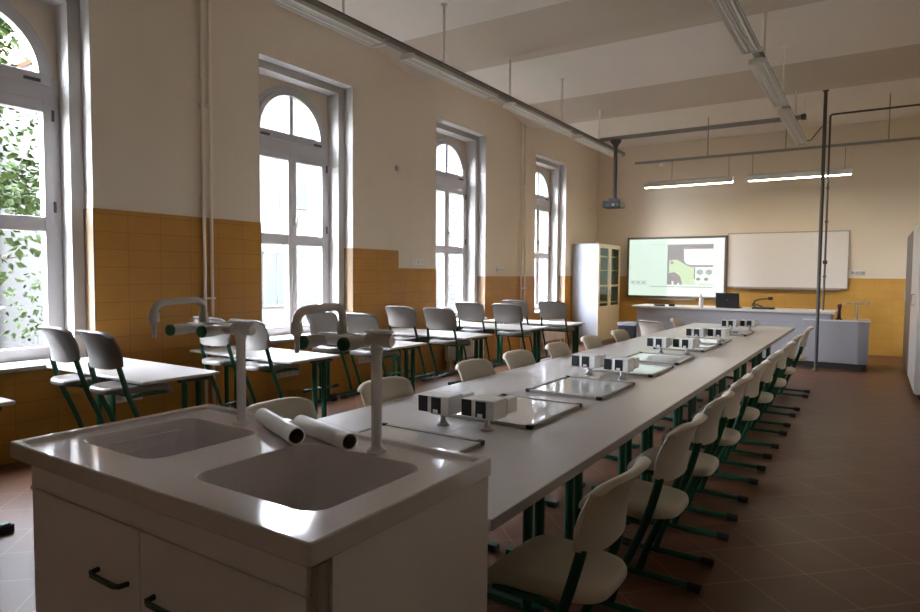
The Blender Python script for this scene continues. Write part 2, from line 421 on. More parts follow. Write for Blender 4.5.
def back_mesh():
    """concave shell whose top edge rolls over to the rear"""
    b = MB(); NU, NV = 18, 20; th = 0.021
    def C(v):            # centre-line point and rear-pointing normal, v 0..1 from the bottom to the end of the rolled lip
        if v <= 0.8:
            t = v / 0.8
            return -0.178 - 0.052 * t + 0.016 * math.sin(PI * t), 0.607 + 0.221 * t, Vector((0, -0.98, -0.18))
        a = (v - 0.8) / 0.2 * 2.5; r = 0.028
        return -0.230 - r * (1 - math.cos(a)), 0.828 + r * math.sin(a), Vector((0, -math.cos(a), -math.sin(a)))
    def P(u, v, off):
        hw = 0.193 + 0.009 * min(1, v / 0.5)
        y, z, n = C(v)
        ends = 1 - 0.10 * min(1, abs(u)) ** 6
        wrap = 0.046 * abs(u) ** 2.4
        rise = 0.020 * min(1, abs(u)) ** 5 * max(0, 1 - v / 0.15)
        p = Vector((u * hw, y + wrap, 0.607 + (z - 0.607) * ends + rise))
        side = Vector((math.copysign(min(1, abs(u) ** 1.2 * 0.55), u), 0, 0))
        return p + (n + side).normalized() * off
    rings = []
    for j in range(NV + 1):
        v = j / NV
        front = [P(-1 + 2 * k / NU, v, 0) for k in range(NU + 1)]
        back = [P(1 - 2 * k / NU, v, th if v < 0.97 else th * 0.8) for k in range(NU + 1)]
        el = P(-1.03, v, th * 0.5); er = P(1.03, v, th * 0.5)
        rings.append(front + [er] + back + [el])
    return b.loops(rings)
def side_frame_mesh(s):
    b = MB(); x = s * 0.186
    post = bez((x, 0.05, 0.03), (x * 1.01, 0.0, 0.20), (x * 1.03, -0.075, 0.36), 6) + [(x * 1.03, -0.102, 0.43), (x * 1.03, -0.124, 0.50), (x * 1.00, -0.145, 0.58), (x * 0.97, -0.155, 0.625)]
    b.oval(post, 0.018, 0.0105, 12, (1, 0, 0))
    b.oval([(x * 1.0, -0.085, 0.420), (x * 0.98, 0.0, 0.426), (x * 0.98, 0.16, 0.424)], 0.013, 0.010, 10, (1, 0, 0))
    b.oval([(x, 0.19, 0.028), (x, 0.1, 0.026), (x, -0.1, 0.026), (x, -0.215, 0.026)], 0.014, 0.018, 12, (1, 0, 0))
    return b
def make_chair(name, label, plast):
    t = thing(name, label, 'chair')
    seat_mesh().build('seat', plast, t, smooth=50)
    back_mesh().build('backrest', plast, t, smooth=60)
    for s in (-1, 1):
        f = side_frame_mesh(s).build('side_frame', M['green'], t, smooth=50)
        for y0, y1 in ((-0.245, -0.185), (0.16, 0.22)):
            g = MB(); g.oval([(s * 0.186, y0, 0.022), (s * 0.186, y0 + 0.006, 0.023), (s * 0.186, y1 - 0.006, 0.024), (s * 0.186, y1, 0.024)], 0.021, 0.0225, 12, (1, 0, 0))
            g.build('rubber_foot', M['black'], f)
    for y in (-0.08, 0.12):
        b = MB(); b.tube([(-0.186, y, 0.424), (0.186, y, 0.424)], 0.010, 10); b.build('crossbar', M['green'], t)
    return t
chairR = make_chair('school_chair', '', M['plastic'])
used = []
def place_chair(proto, x, y, z, rz, label, group):
    if proto not in used:
        used.append(proto); proto.location = (x, y, z); proto.rotation_euler = (0, 0, rz); proto['label'] = label; proto['group'] = group
        return proto
    return dup(proto, (x, y, z), rz, label, group)
G = 'chairs at the long centre table'
RC = [1.985, 2.82, 3.50, 4.20, 5.00, 5.75, 6.65, 7.55, 8.80]
for i, y in enumerate(RC):
    lb = 'beige chair with green frame nearest the sink on the aisle side of the long table' if i == 0 else (
         'beige chair at the far aisle-side end of the long table' if i == len(RC) - 1 else
         'beige chair, %s from the sink on the aisle side of the long table' % ORD[i])
    place_chair(chairR, -0.872 + random.uniform(-0.008, 0.008), y, 0, PI / 2 + random.uniform(-0.03, 0.03), lb, G)
LCH = [2.02, 2.80, 3.78, 4.45, 5.20, 6.0, 6.85, 9.25]
for i, y in enumerate(LCH):
    lb = 'beige chair back behind the white tubes, window side of the long table' if i == 0 else (
         'beige chair at the far window-side end of the long table' if i == len(LCH) - 1 else
         'beige chair, %s from the sink on the window side of the long table' % ORD[i])
    place_chair(chairR, -2.143 + random.uniform(-0.004, 0.004), y, 0, -PI / 2 + random.uniform(-0.03, 0.03), lb, G)
place_chair(chairR, -2.43, 8.75, 0, -0.42, 'beige chair turned at an angle near the far window-side end of the table', G)

# ------------------------------------------------------------------ tables by the windows
def make_side_table(x0, x1, y0, y1, label):
    L, W = x1 - x0, y1 - y0
    t = thing('school_table', label, 'table', (x0, y0, 0), 0, 'two-seat tables along the window wall')
    b = MB(); b.box(0, L, 0, W, 0.728, 0.75); tp = b.build('tabletop', M['lam'], t, smooth=0, bevel=0.006)
    b = MB(); b.box(0.04, L - 0.04, W - 0.08, W - 0.05, 0.695, 0.728)
    for xx in (0.06, L - 0.10): b.box(xx, xx + 0.04, 0.30, W - 0.05, 0.695, 0.728)
    b.build('apron', M['dgreen'], t, smooth=0, bevel=0.004)
    for xx in (0.08, L - 0.08):
        b = MB()
        for yy in (W * 0.60, W * 0.60 + 0.11): b.oval([(xx, yy, 0.05), (xx, yy, 0.70)], 0.019, 0.026, 12, (1, 0, 0))
        b.box(xx - 0.02, xx + 0.02, 0.03, W - 0.02, 0.015, 0.055)
        lg = b.build('leg', M['green'], t, smooth=40)
        for yy in (0.03, W - 0.06):
            g = MB(); g.box(xx - 0.024, xx + 0.024, yy - 0.02, yy + 0.06, 0.0, 0.045); g.build('rubber_foot', M['black'], lg, smooth=0, bevel=0.006)
    return t
TT = [(-5.25, -3.945, 0.98, 1.56), (-5.25, -3.94, 2.285, 2.86), (-5.25, -3.90, 3.49, 4.05), (-5.22, -3.855, 4.685, 5.27), (-5.20, -3.80, 5.93, 6.53), (-5.15, -3.73, 7.30, 7.95), (-5.05, -3.60, 8.36, 8.95)]
TL = ['small white-topped table nearest the camera, cut by the left edge of the photo', 'white-topped table by the tree window with two chairs hooked on',
      'white-topped table by the heating pipes behind the left tap', 'white-topped table seen beside the right tap, just past the second window',
      'white-topped table under the tiled wall before the third window', 'white-topped table standing beside the third window',
      'white-topped table nearest the tall glass-fronted cabinet']
for a, lb in zip(TT, TL): make_side_table(*a, lb)
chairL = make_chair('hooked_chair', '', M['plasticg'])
GL = 'chairs hooked on the window-side tables'
HZ = 0.236
rows = [(1, [-4.70, -4.17], ['left', 'right'], 'the table by the tree window'), (2, [-4.71, -4.22], ['left', 'right'], 'the table by the heating pipes'),
        (3, [-4.61, -4.10], ['left', 'right'], 'the table past the second window'), (4, [-4.60, -4.05], ['left', 'right'], 'the table before the third window'),
        (5, [-4.52, -3.95], ['left', 'right'], 'the table beside the third window'), (6, [-4.40, -3.80], ['left', 'right'], 'the table nearest the glass cabinet')]
for ti, xs, sd, wh in rows:
    y0 = TT[ti][2]
    for x, s in zip(xs, sd):
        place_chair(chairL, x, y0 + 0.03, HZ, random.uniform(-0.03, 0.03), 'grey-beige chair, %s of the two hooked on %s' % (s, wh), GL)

# ------------------------------------------------------------------ long centre table
TX0, TXM, TX1, TY0, NT, TLEN = -2.268, -1.5925, -0.917, 1.578, 7, 1.2
def make_long_table(side, k):
    xa, xb = (TX0, TXM - 0.001) if side == 'window' else (TXM + 0.001, TX1)
    y0 = TY0 + k * TLEN + 0.0008; y1 = TY0 + (k + 1) * TLEN - 0.0008
    pos = 'joined to the sink' if k == 0 else ('at the far end' if k == NT - 1 else '%s from the sink' % ORD[k])
    t = thing('centre_table', 'grey-white table %s in the %s row of the long centre table' % (pos, 'window-side' if side == 'window' else 'aisle-side'),
              'table', (xa, y0, 0), 0, 'tables joined into the long centre table')
    L, W = xb - xa, y1 - y0
    b = MB(); b.box(0, L, 0, W, 0.714, 0.75); b.build('tabletop', M['lam'], t, smooth=0)
    e = MB()
    if side == 'window': e.box(-0.003, 0.0, 0, W, 0.714, 0.749)
    else: e.box(L, L + 0.003, 0, W, 0.714, 0.749)
    e.build('edging', M['lamedge'], t, smooth=0)
    px = L - 0.28 if side == 'aisle' else 0.50
    fa, fb = (0.03, L - 0.235) if side == 'aisle' else (0.45, L - 0.03)
    for yy in (0.085, W - 0.35):
        lg = MB()
        for dy in (-0.055, 0.055): lg.oval([(px, yy + dy, 0.045), (px, yy + dy, 0.714)], 0.027, 0.022, 12, (1, 0, 0))
        lg.box(fa, fb, yy - 0.022, yy + 0.022, 0.006, 0.036)
        lg.box(0.05, L - 0.05, yy - 0.02, yy + 0.02, 0.684, 0.714)
        lo = lg.build('leg', M['green'], t, smooth=40)
        for xx in (fa, fb - 0.06):
            g = MB(); g.box(xx, xx + 0.05, yy - 0.024, yy + 0.024, 0.0, 0.026); g.build('rubber_foot', M['black'], lo, smooth=0)
for k in range(NT):
    for side in ('window', 'aisle'): make_long_table(side, k)

# mini whiteboards lying on the table
def make_lapboard(x0, x1, y0, y1, label, rz=0.0):
    w, d = x1 - x0, y1 - y0
    t = thing('framed_board', label, 'board', ((x0 + x1) / 2, (y0 + y1) / 2, 0.7505), rz, 'framed white boards on the long table')
    b = MB(); b.box(-w / 2 + 0.012, w / 2 - 0.012, -d / 2 + 0.012, d / 2 - 0.012, 0.0, 0.012); b.build('panel', M['board'], t, smooth=0)
    f = MB()
    for s in (-1, 1):
        f.box(-w / 2 + 0.03, w / 2 - 0.03, s * (d / 2 - 0.011) - 0.011, s * (d / 2 - 0.011) + 0.011, 0.0, 0.018)
        f.box(s * (w / 2 - 0.011) - 0.011, s * (w / 2 - 0.011) + 0.011, -d / 2 + 0.03, d / 2 - 0.03, 0.0, 0.018)
    f.build('frame', M['alu'], t, smooth=0, bevel=0.003)
    for sx in (-1, 1):
        for sy in (-1, 1):
            g = MB(); g.box(*sorted((sx * (w / 2 - 0.03), sx * (w / 2 + 0.001))), *sorted((sy * (d / 2 - 0.024), sy * (d / 2 + 0.001))), 0.0, 0.02)
            g.box(*sorted((sx * (w / 2 - 0.024), sx * (w / 2 + 0.001))), *sorted((sy * (d / 2 - 0.03), sy * (d / 2 + 0.001))), 0.0, 0.0199)
            g.build('corner', M['black'], t, smooth=0, bevel=0.004)
BD = [(-1.905, -1.35, 1.66, 2.265), (-1.80, -1.305, 2.60, 3.22), (-1.765, -1.285, 3.435, 4.06), (-1.765, -1.282, 4.43, 5.00), (-1.775, -1.29, 5.15, 5.72),
      (-1.78, -1.305, 6.17, 6.80), (-1.77, -1.296, 6.90, 7.46), (-1.73, -1.25, 8.10, 8.68)]
BL = ['framed white board directly behind the sink, under the nearest socket blocks', 'framed white board just behind the nearest pair of socket blocks',
      'framed white board in front of the second pair of socket blocks', 'framed white board just behind the second pair of socket blocks',
      'framed white board in front of the third pair of socket blocks', 'framed white board just behind the third pair of socket blocks',
      'framed white board around the fourth pair of socket blocks', 'framed white board farthest from the sink, by the last socket blocks']
for i, (a, lb) in enumerate(zip(BD, BL)): make_lapboard(*a, lb, random.uniform(-0.01, 0.01))

# socket blocks on short posts
def make_block(x, y, z, label):
    t = thing('socket_block', label, 'power socket', (x, y, z), 0, 'socket blocks on the long table')
    b = MB(); b.lathe([(0.030, 0), (0.030, 0.006), (0.020, 0.014), (0.013, 0.028), (0.012, 0.062)], n=20); b.build('post', M['steel'], t)
    b = MB(); b.box(-0.118, -0.012, -0.040, 0.10, 0.060, 0.140); b.box(-0.040, 0.062, -0.048, 0.075, 0.056, 0.146); b.box(0.02, 0.066, 0.07, 0.17, 0.066, 0.138)
    bd = b.build('body', M['white'], t, smooth=0, bevel=0.004)
    for x0, x1, yy in ((-0.114, -0.062, -0.0405), (-0.034, 0.020, -0.0485)):
        k = MB(); k.box(x0, x1, yy - 0.003, yy + 0.001, 0.064, 0.138); k.build('socket', M['black'], bd, smooth=0)
    k = MB(); k.box(-0.022, 0.004, -0.0535, -0.0510, 0.066, 0.082); k.build('label_plate', M['white'], bd, smooth=0)
SB = [(-1.692, 2.449, 'left'), (-1.471, 2.487, 'right'), (-1.690, 4.275, 'left'), (-1.437, 4.245, 'right'), (-1.623, 5.86, 'left'), (-1.406, 5.93, 'right'),
      (-1.548, 7.00, 'left'), (-1.350, 7.10, 'right'), (-1.525, 8.76, 'left'), (-1.330, 8.92, 'right')]
wh = ['nearest the sink', 'second from the sink', 'third from the sink', 'fourth from the sink', 'farthest from the sink']
for i, (x, y, s) in enumerate(SB):
    on = 0.7505
    if i in (6, 7): on = 0.7505 + 0.0125
    if 8.10 < y < 8.68: on += 0.012
    make_block(x, y, on, 'white block with black sockets on a post, %s of the pair %s' % (s, wh[i // 2]))

# ------------------------------------------------------------------ sink unit
sx0, sx1, sy0, sy1, sz = -2.240, -0.913, 0.863, 1.573, 0.936
sink = thing('sink_cabinet', 'beige-white cabinet with a grey ceramic double sink top at the near end', 'sink cabinet', (0, 0, 0))
def rrect(x0, x1, y0, y1, r, n=8):
    out = []
    for cx, cy, a in ((x1 - r, y1 - r, 0), (x0 + r, y1 - r, PI / 2), (x0 + r, y0 + r, PI), (x1 - r, y0 + r, 3 * PI / 2)):
        out += [(cx + r * math.cos(a + PI / 2 * k / n), cy + r * math.sin(a + PI / 2 * k / n)) for k in range(n + 1)]
    return out
b = MB(); bm = b.bm
deck = sz - 0.014
basins = [(-2.155, -1.735, 1.022, 1.425), (-1.525, -1.045, 1.000, 1.432)]
ix0, ix1, iy0, iy1 = sx0 + 0.034, sx1 - 0.034, sy0 + 0.034, sy1 - 0.034
split = -1.62
# outer skirt and raised rim (profile rings from the underside round to the deck)
rings = []
for ins, z, r in ((0.03, sz - 0.052, 0.01), (0.003, sz - 0.052, 0.009), (0.0, sz - 0.049, 0.010), (0.0, sz - 0.004, 0.010), (0.003, sz, 0.009), (0.022, sz, 0.008), (0.026, sz - 0.003, 0.008), (0.031, deck + 0.001, 0.008), (0.034, deck, 0.008)):
    rings.append([(x, y, z) for x, y in rrect(sx0 + ins, sx1 - ins, sy0 + ins, sy1 - ins, r)])
b.loops(rings, cap0=False, cap1=False)
def cell(x0, x1, y0, y1, bx):
    n = 8; hole = rrect(*bx, 0.06, n); cx, cy = (bx[0] + bx[1]) / 2, (bx[2] + bx[3]) / 2
    outer = []
    per = n + 1
    for q in range(4):
        corner = ((x1, y1), (x0, y1), (x0, y0), (x1, y0))[q]
        for k in range(per):
            hx, hy = hole[q * per + k]
            if k == n // 2: outer.append(corner)
            elif (k < n // 2) == (q in (0, 2)): outer.append((corner[0], corner[1] + (hy - corner[1]) * (1 - 2 * k / n if k < n // 2 else 2 * k / n - 1)))
            else: outer.append((corner[0] + (hx - corner[0]) * (1 - 2 * k / n if k < n // 2 else 2 * k / n - 1), corner[1]))
    R = [[(x, y, deck) for x, y in outer], [(x, y, deck) for x, y in rrect(bx[0] - 0.004, bx[1] + 0.004, bx[2] - 0.004, bx[3] + 0.004, 0.064, n)]]
    for ins, z, r in ((0.0, -0.0012, 0.06), (0.003, -0.006, 0.058), (0.010, -0.09, 0.055), (0.016, -0.18, 0.054), (0.022, -0.225, 0.053), (0.032, -0.248, 0.052), (0.048, -0.264, 0.05), (0.068, -0.274, 0.045), (0.095, -0.279, 0.035), (0.13, -0.281, 0.025)):
        R.append([(x, y, deck + z) for x, y in rrect(bx[0] + ins, bx[1] - ins, bx[2] + ins, bx[3] - ins, r, n)])
    b.loops(R, cap0=False, cap1=True)
cell(ix0, split, iy0, iy1, basins[0]); cell(split, ix1, iy0, iy1, basins[1])
# underside closing plate
b.box(sx0 + 0.03, sx1 - 0.03, sy0 + 0.03, sy0 + 0.04, sz - 0.055, sz - 0.05)
top = b.build('worktop', M['ceramic'], sink, smooth=35); _m = top.data
for p_ in _m.polygons:      # the flat deck and rim stay flat, only the basins are rounded
    if all(_m.vertices[i].co.z > deck - 0.0015 for i in p_.vertices): p_.use_smooth = False
for bx in basins:
    d = MB(); d.lathe([(0.030, 0), (0.030, 0.004), (0.022, 0.005), (0.012, 0.002)], ((bx[0] + bx[1]) / 2, (bx[2] + bx[3]) / 2, deck - 0.2805), n=20); d.build('drain', M['steel'], top)
b = MB(); b.box(-2.145, -0.940, 0.914, 1.53, 0.08, 0.655); b.box(-2.165, -2.1455, 0.912, 1.555, 0.08, 0.883); b.box(-0.939, -0.919, 0.931, 1.565, 0.0, 0.883); b.box(-2.145, -0.940, 1.531, 1.545, 0.08, 0.883)
b.build('carcass', M['cabinet'], sink, smooth=0, bevel=0.002)
b = MB(); b.box(-2.17, -0.99, 0.955, 1.52, 0.0, 0.08); b.build('plinth', M['gap'], sink, smooth=0)
b = MB(); b.box(-2.165, -0.955, 0.892, 0.912, 0.802, 0.883); b.build('front_rail', M['cabinet'], sink, smooth=0, bevel=0.003)
b = MB(); b.box(-0.952, -0.928, 0.900, 0.930, 0.05, 0.872); b.build('corner_post', M['alu'], sink, smooth=0, bevel=0.004)
b = MB(); b.box(-2.15, -0.96, 0.9105, 0.9135, 0.62, 0.81); b.build('gap', M['gap'], sink, smooth=0)
for x0, x1, hx in ((-2.165, -1.574, (-1.775, -1.625)), (-1.570, -0.957, (-1.505, -1.355))):
    b = MB(); b.box(x0, x1, 0.893, 0.910, 0.09, 0.798); dr = b.build('door', M['cabinet'], sink, smooth=0, bevel=0.003)
    h = MB(); z = 0.643; h.sweep([(hx[0], 0.893, z), (hx[0] + 0.004, 0.868, z), (hx[0] + 0.02, 0.862, z), (hx[1] - 0.02, 0.862, z), (hx[1] - 0.004, 0.868, z), (hx[1], 0.893, z)], [(0.005, -0.0055), (0.005, 0.0055), (-0.005, 0.0055), (-0.005, -0.0055)])
    h.build('handle', M['dgreen'], dr, smooth=30)
b = MB(); b.lathe([(0.006, 0), (0.007, 0.004), (0.003, 0.007)], (-2.158, 0.893, 0.80), (0, -1, 0), 10); b.build('screw_cap', M['white'], sink)

# laboratory taps
def make_tap(x, y, label, ext=0.0):
    t = thing('laboratory_tap', label, 'tap', (x, y, deck + 0.0005), 0, 'taps on the double sink')
    b = MB(); b.lathe([(0.030, 0), (0.030, 0.007), (0.021, 0.013), (0.017, 0.022)], n=24); b.build('base_flange', M['tap'], t)
    b = MB(); b.lathe([(0.0165, 0.012), (0.0165, 0.30), (0.020, 0.312), (0.021, 0.362), (0.017, 0.368)], n=24); b.build('column', M['tap'], t)
    # manifold running sideways from the column head
    b = MB(); b.lathe([(0.017, -0.055), (0.021, -0.050), (0.021, 0.02), (0.023, 0.03), (0.020, 0.035), (0.017, 0.205 + ext), (0.014, 0.21 + ext)], (0, 0, 0.342), (-1, -0.18, 0), 18)
    b.build('manifold', M['tap'], t)
    b = MB(); b.box(-0.035, 0.055, -0.018, 0.018, 0.364, 0.374); b.build('top_cap', M['white'], t, smooth=0, bevel=0.004)
    for dx, dy in ((-0.040 - ext, 0.0), (-0.180 - ext, -0.03)):
        v = MB(); v.lathe([(0.012, 0.02), (0.016, -0.0), (0.0165, -0.03), (0.020, -0.045), (0.0205, -0.085), (0.018, -0.09)], (dx, dy - 0.005, 0.336), (0, 1, 0), 20)
        vv = v.build('valve', M['tap'], t)
        k = MB(); k.lathe([(0.018, 0), (0.0215, 0.003), (0.0215, 0.012), (0.018, 0.017), (0.008, 0.018)], (dx, dy - 0.094, 0.336), (0, -1, 0), 24)
        k.build('knob', M['knob'], vv)
    sp = MB(); sx, sy = -0.122 - 1.6 * ext, -0.02
    path = [Vector((sx, sy, 0.35)), Vector((sx, sy, 0.40))] + bez((sx, sy, 0.41), (sx + 0.004, sy - 0.005, 0.445), (sx + 0.008, sy - 0.055, 0.443), 8) + bez((sx + 0.015, sy - 0.15, 0.440), (sx + 0.02, sy - 0.205, 0.440), (sx + 0.02, sy - 0.205, 0.40), 8)
    sp.tube(path, 0.0125, 14)
    sp.lathe([(0.017, 0), (0.018, 0.02), (0.015, 0.04)], (sx, sy, 0.355), n=16)
    so = sp.build('spout', M['tap'], t, smooth=60)
    nz = MB(); nz.lathe([(0.0165, 0.0), (0.017, -0.030), (0.012, -0.036), (0.009, -0.040), (0.007, -0.085), (0.005, -0.086)], (sx + 0.02, sy - 0.205, 0.405), n=16); nz.build('nozzle', M['tap'], so)
make_tap(-1.893, 1.462, 'white laboratory tap with green knobs over the left basin', 0.04)
make_tap(-1.262, 1.468, 'white laboratory tap with green knobs behind the right basin, beside the tubes')

def make_tube(p0, p1, r, label):
    p0, p1 = Vector(p0), Vector(p1); d = p1 - p0; L = d.length
    t = thing('white_tube', label, 'tube', p0, math.atan2(d.y, d.x), 'tubes lying behind the basins')
    b = MB(); n = 24
    R = []
    for rr, h in ((r, 0.0), (r, L * 0.85), (r * 1.0, L * 0.86), (r * 1.03, L * 0.865), (r * 1.03, L), (r * 0.86, L), (r * 0.84, L - 0.12)):
        R.append([(h, rr * math.cos(2 * PI * k / n), rr * math.sin(2 * PI * k / n)) for k in range(n)])
    b.loops(R, cap0=True, cap1=False); b.build('shell', M['paper'], t)
    c2 = MB(); c2.loops([[(h, rr * math.cos(2 * PI * k / n), rr * math.sin(2 * PI * k / n)) for k in range(n)] for rr, h in ((r * 0.835, L - 0.002), (r * 0.83, L - 0.2))], cap0=False, cap1=True)
    c2.build('lining', M['tubein'], t)
make_tube((-1.832, 1.505, deck + 0.0296), (-1.512, 1.375, deck + 0.0296), 0.028, 'white hollow tube lying behind the basins, left of the two')
make_tube((-1.640, 1.508, deck + 0.0296), (-1.330, 1.422, deck + 0.0296), 0.028, 'white hollow tube lying beside the right tap, right of the two')

# ------------------------------------------------------------------ teacher's bench
tb = thing('teacher_bench', 'long grey teacher bench with an overhanging top in front of the boards', 'desk', (0, 0, 0))
b = MB(); b.box(-3.68, -0.56, 11.66, 12.35, 0.09, 0.868); b.build('body', M['desk'], tb, smooth=0, bevel=0.003)
b = MB(); b.box(-3.66, -0.58, 11.72, 12.33, 0.0, 0.09); b.build('plinth', M['gap'], tb, smooth=0)
b = MB(); b.box(-3.76, -0.50, 11.56, 12.42, 0.868, 0.905); b.build('top', M['lam'], tb, smooth=0, bevel=0.006)
b = MB(); b.box(-3.68, -0.60, 11.648, 11.66, 0.70, 0.868); b.build('upper_panel', M['desk'], tb, smooth=0, bevel=0.002)
for x0, x1 in ((-3.68, -2.56), (-2.55, -1.60), (-1.59, -0.58)):
    b = MB(); b.box(x0, x1, 11.648, 11.66, 0.10, 0.69); b.build('panel', M['desk'], tb, smooth=0, bevel=0.002)
tb2 = thing('sink_bench', 'lower grey bench at the right end of the teacher bench, carrying a small tap', 'cabinet', (0, 0, 0))
b = MB(); b.prism([(-0.93, 11.60), (-0.045, 11.60), (-0.045, 12.30), (-0.495, 12.30), (-0.495, 11.645), (-0.93, 11.645)], 'z', 0.10, 0.76); b.build('body', M['desk'], tb2, smooth=0, bevel=0.003)
b = MB(); b.prism([(-0.91, 11.625), (-0.065, 11.625), (-0.065, 12.28), (-0.49, 12.28), (-0.49, 11.645), (-0.91, 11.645)], 'z', 0.0, 0.10); b.build('plinth', M['gap'], tb2, smooth=0)
b = MB(); b.prism([(-0.95, 11.58), (-0.025, 11.58), (-0.025, 12.32), (-0.495, 12.32), (-0.495, 11.645), (-0.95, 11.645)], 'z', 0.76, 0.785); b.build('top', M['ceramic'], tb2, smooth=0, bevel=0.004)

# things on the bench
lp = thing('laptop', 'open black laptop with its lid towards the class on the teacher bench', 'laptop', (-2.13, 11.78, 0.9055))
b = MB(); b.box(-0.19, 0.19, 0.0, 0.26, 0.0, 0.022); b.build('base', M['black'], lp, smooth=0, bevel=0.004)
b = MB(); b.obox((0, -0.025, 0.138), (1, 0, 0), (0, 0.97, 0.2), (0, -0.2, 0.97), 0.19, 0.008, 0.125); b.build('lid', M['black'], lp, smooth=0, bevel=0.003)
b = MB(); b.lathe([(0.013, 0), (0.013, 0.002)], (0, -0.036, 0.14), (0, -1, 0.1), 16); b.build('badge', M['dsteel'], lp)
vc = thing('document_camera', 'black document camera with a folded arm on the teacher bench', 'document camera', (-1.60, 11.85, 0.9055))
b = MB(); b.box(-0.14, 0.20, -0.10, 0.12, 0.0, 0.03); b.build('base', M['black'], vc, smooth=0, bevel=0.008)
b = MB(); b.tube([(-0.10, 0.0, 0.03), (-0.14, 0.0, 0.07)], 0.014, 10); b.tube([(-0.14, 0, 0.06), (-0.11, 0, 0.13)], 0.013, 10); b.tube([(0.02, 0, 0.04), (-0.13, 0, 0.09)], 0.010, 10); b.build('stand', M['black'], vc)
b = MB(); b.tube([(-0.12, 0, 0.13), (-0.03, 0, 0.165), (0.08, 0, 0.175), (0.14, 0, 0.185)], 0.012, 10); b.build('arm', M['black'], vc)
b = MB(); b.box(0.10, 0.17, -0.035, 0.035, 0.155, 0.21); b.build('camera_head', M['black'], vc, smooth=0, bevel=0.008)
bt = thing('pale_bottle', 'small pale translucent bottle left of the laptop on the teacher bench', 'bottle', (-2.56, 11.72, 0.9055))
b = MB(); b.lathe([(0.035, 0), (0.038, 0.01), (0.038, 0.14), (0.03, 0.17), (0.013, 0.195), (0.013, 0.215)], n=18); b.build('body', M['clear'], bt)
b = MB(); b.lathe([(0.015, 0.215), (0.015, 0.235), (0.012, 0.237)], n=14); b.build('cap', M['white'], bt)
for i, (x, wd, lb) in enumerate(((-3.28, 0.10, 'long dark remote control on the window-side half of the teacher bench'), (-3.06, 0.05, 'small dark box next to the remote control on the teacher bench'))):
    b = MB(); b.box(-wd, wd, -0.03, 0.03, 0, 0.028 + 0.012 * i); o = b.build(('remote_control', 'small_box')[i], M['black'], smooth=0, bevel=0.008); o.location = (x, 11.70, 0.9055); tag(o, lb, ('remote control', 'box')[i])
b = MB(); b.lathe([(0.045, 0), (0.045, 0.012), (0.030, 0.02), (0.024, 0.03), (0.024, 0.17), (0.032, 0.18), (0.032, 0.235), (0.02, 0.245)], n=18)
rf = b.build('red_column', M['red']); rf.location = (-0.455, 11.80, 0.7855); tag(rf, 'dark red upright fitting on the lower bench beside the pipes', 'fitting')
bt = thing('bench_tap', 'thin steel tap with a crossbar on the lower bench', 'tap', (-0.22, 12.10, 0.7855))
b = MB(); b.lathe([(0.024, 0), (0.024, 0.01), (0.012, 0.02), (0.009, 0.23)], n=14); b.build('column', M['galv'], bt)
b = MB(); b.tube([(-0.17, 0, 0.24), (0.12, 0, 0.245)], 0.008, 10); b.build('crossbar', M['galv'], bt)
b = MB(); b.tube([(0, 0, 0.24), (0.02, 0, 0.27), (0.10, -0.02, 0.285), (0.16, -0.03, 0.27), (0.16, -0.03, 0.23)], 0.007, 10); b.build('spout', M['galv'], bt)
for x in (-0.17, -0.06, 0.12):
    b = MB(); b.lathe([(0.018, -0.02), (0.02, 0.0), (0.018, 0.02)], (x, 0, 0.245), (0, 1, 0), 12); b.build('knob', M['alu'], bt)

# waste bin beside the bench
bn = thing('waste_bin', 'black waste bin with a pale liner between the glass cabinet and the bench', 'bin', (-4.18, 12.75, 0))
b = MB(); b.loops([[(x * s, y * s, z) for x, y in rrect(-0.20, 0.20, -0.17, 0.17, 0.04)] for s, z in ((0.82, 0), (1.0, 0.46), (1.03, 0.46), (1.03, 0.49), (0.96, 0.49), (0.78, 0.03))]); b.build('body', M['black'], bn)
b = MB(); b.loops([[(x * s, y * s, z) for x, y in rrect(-0.20, 0.20, -0.17, 0.17, 0.04)] for s, z in ((1.045, 0.44), (1.055, 0.495), (0.95, 0.50), (0.9, 0.40))], cap0=False, cap1=False); b.build('liner', M['liner'], bn)

# ------------------------------------------------------------------ boards on the far wall
ib = thing('projection_board', 'large dark-framed interactive board showing a bright greenish projected page', 'interactive board', (-3.635, YF - 0.06, 0))
W2, z0, z1 = 1.052, 0.97, 2.30
b = MB(); b.box(-W2, W2, -0.012, 0.052, z0, z1); b.build('backing', M['dsteel'], ib, smooth=0)
b = MB(); t_ = 0.045
b.box(-W2, W2, -0.035, -0.005, z1 - t_, z1); b.box(-W2, W2, -0.035, -0.005, z0, z0 + t_); b.box(-W2, -W2 + t_, -0.035, -0.005, z0, z1); b.box(W2 - t_, W2, -0.035, -0.005, z0, z1)
b.build('frame', M['bframe'], ib, smooth=0, bevel=0.004)
b = MB(); b.box(-W2 + t_, W2 - t_, -0.018, -0.012, z0 + t_, z1 - t_); sp = b.build('projected_page', M['s_white'], ib, smooth=0)
PW, PH = 2 * (W2 - t_), z1 - z0 - 2 * t_
def sq(u0, u1, v0, v1, m, lay, name='page_element'):
    """a patch of the projected page: u across 0..1, v down 0..1"""
    x0 = -W2 + t_ + u0 * PW; x1 = -W2 + t_ + u1 * PW; za = z1 - t_ - v1 * PH; zb = z1 - t_ - v0 * PH
    k = MB(); y = -0.0182 - 0.0004 * lay; k.box(x0, x1, y - 0.0004, y, za, zb); return k.build(name, M[m], sp, smooth=0)
def sqpoly(pts, m, lay):
    k = MB(); y = -0.0182 - 0.0004 * lay
    k.prism([(-W2 + t_ + u * PW, z1 - t_ - v * PH) for u, v in pts], 'y', y - 0.0004, y); return k.build('page_element', M[m], sp, smooth=0)
sq(0.0, 0.42, 0.0, 1.0, 's_mint', 1)
sq(0.42, 0.89, 0.10, 0.80, 's_grey', 2)
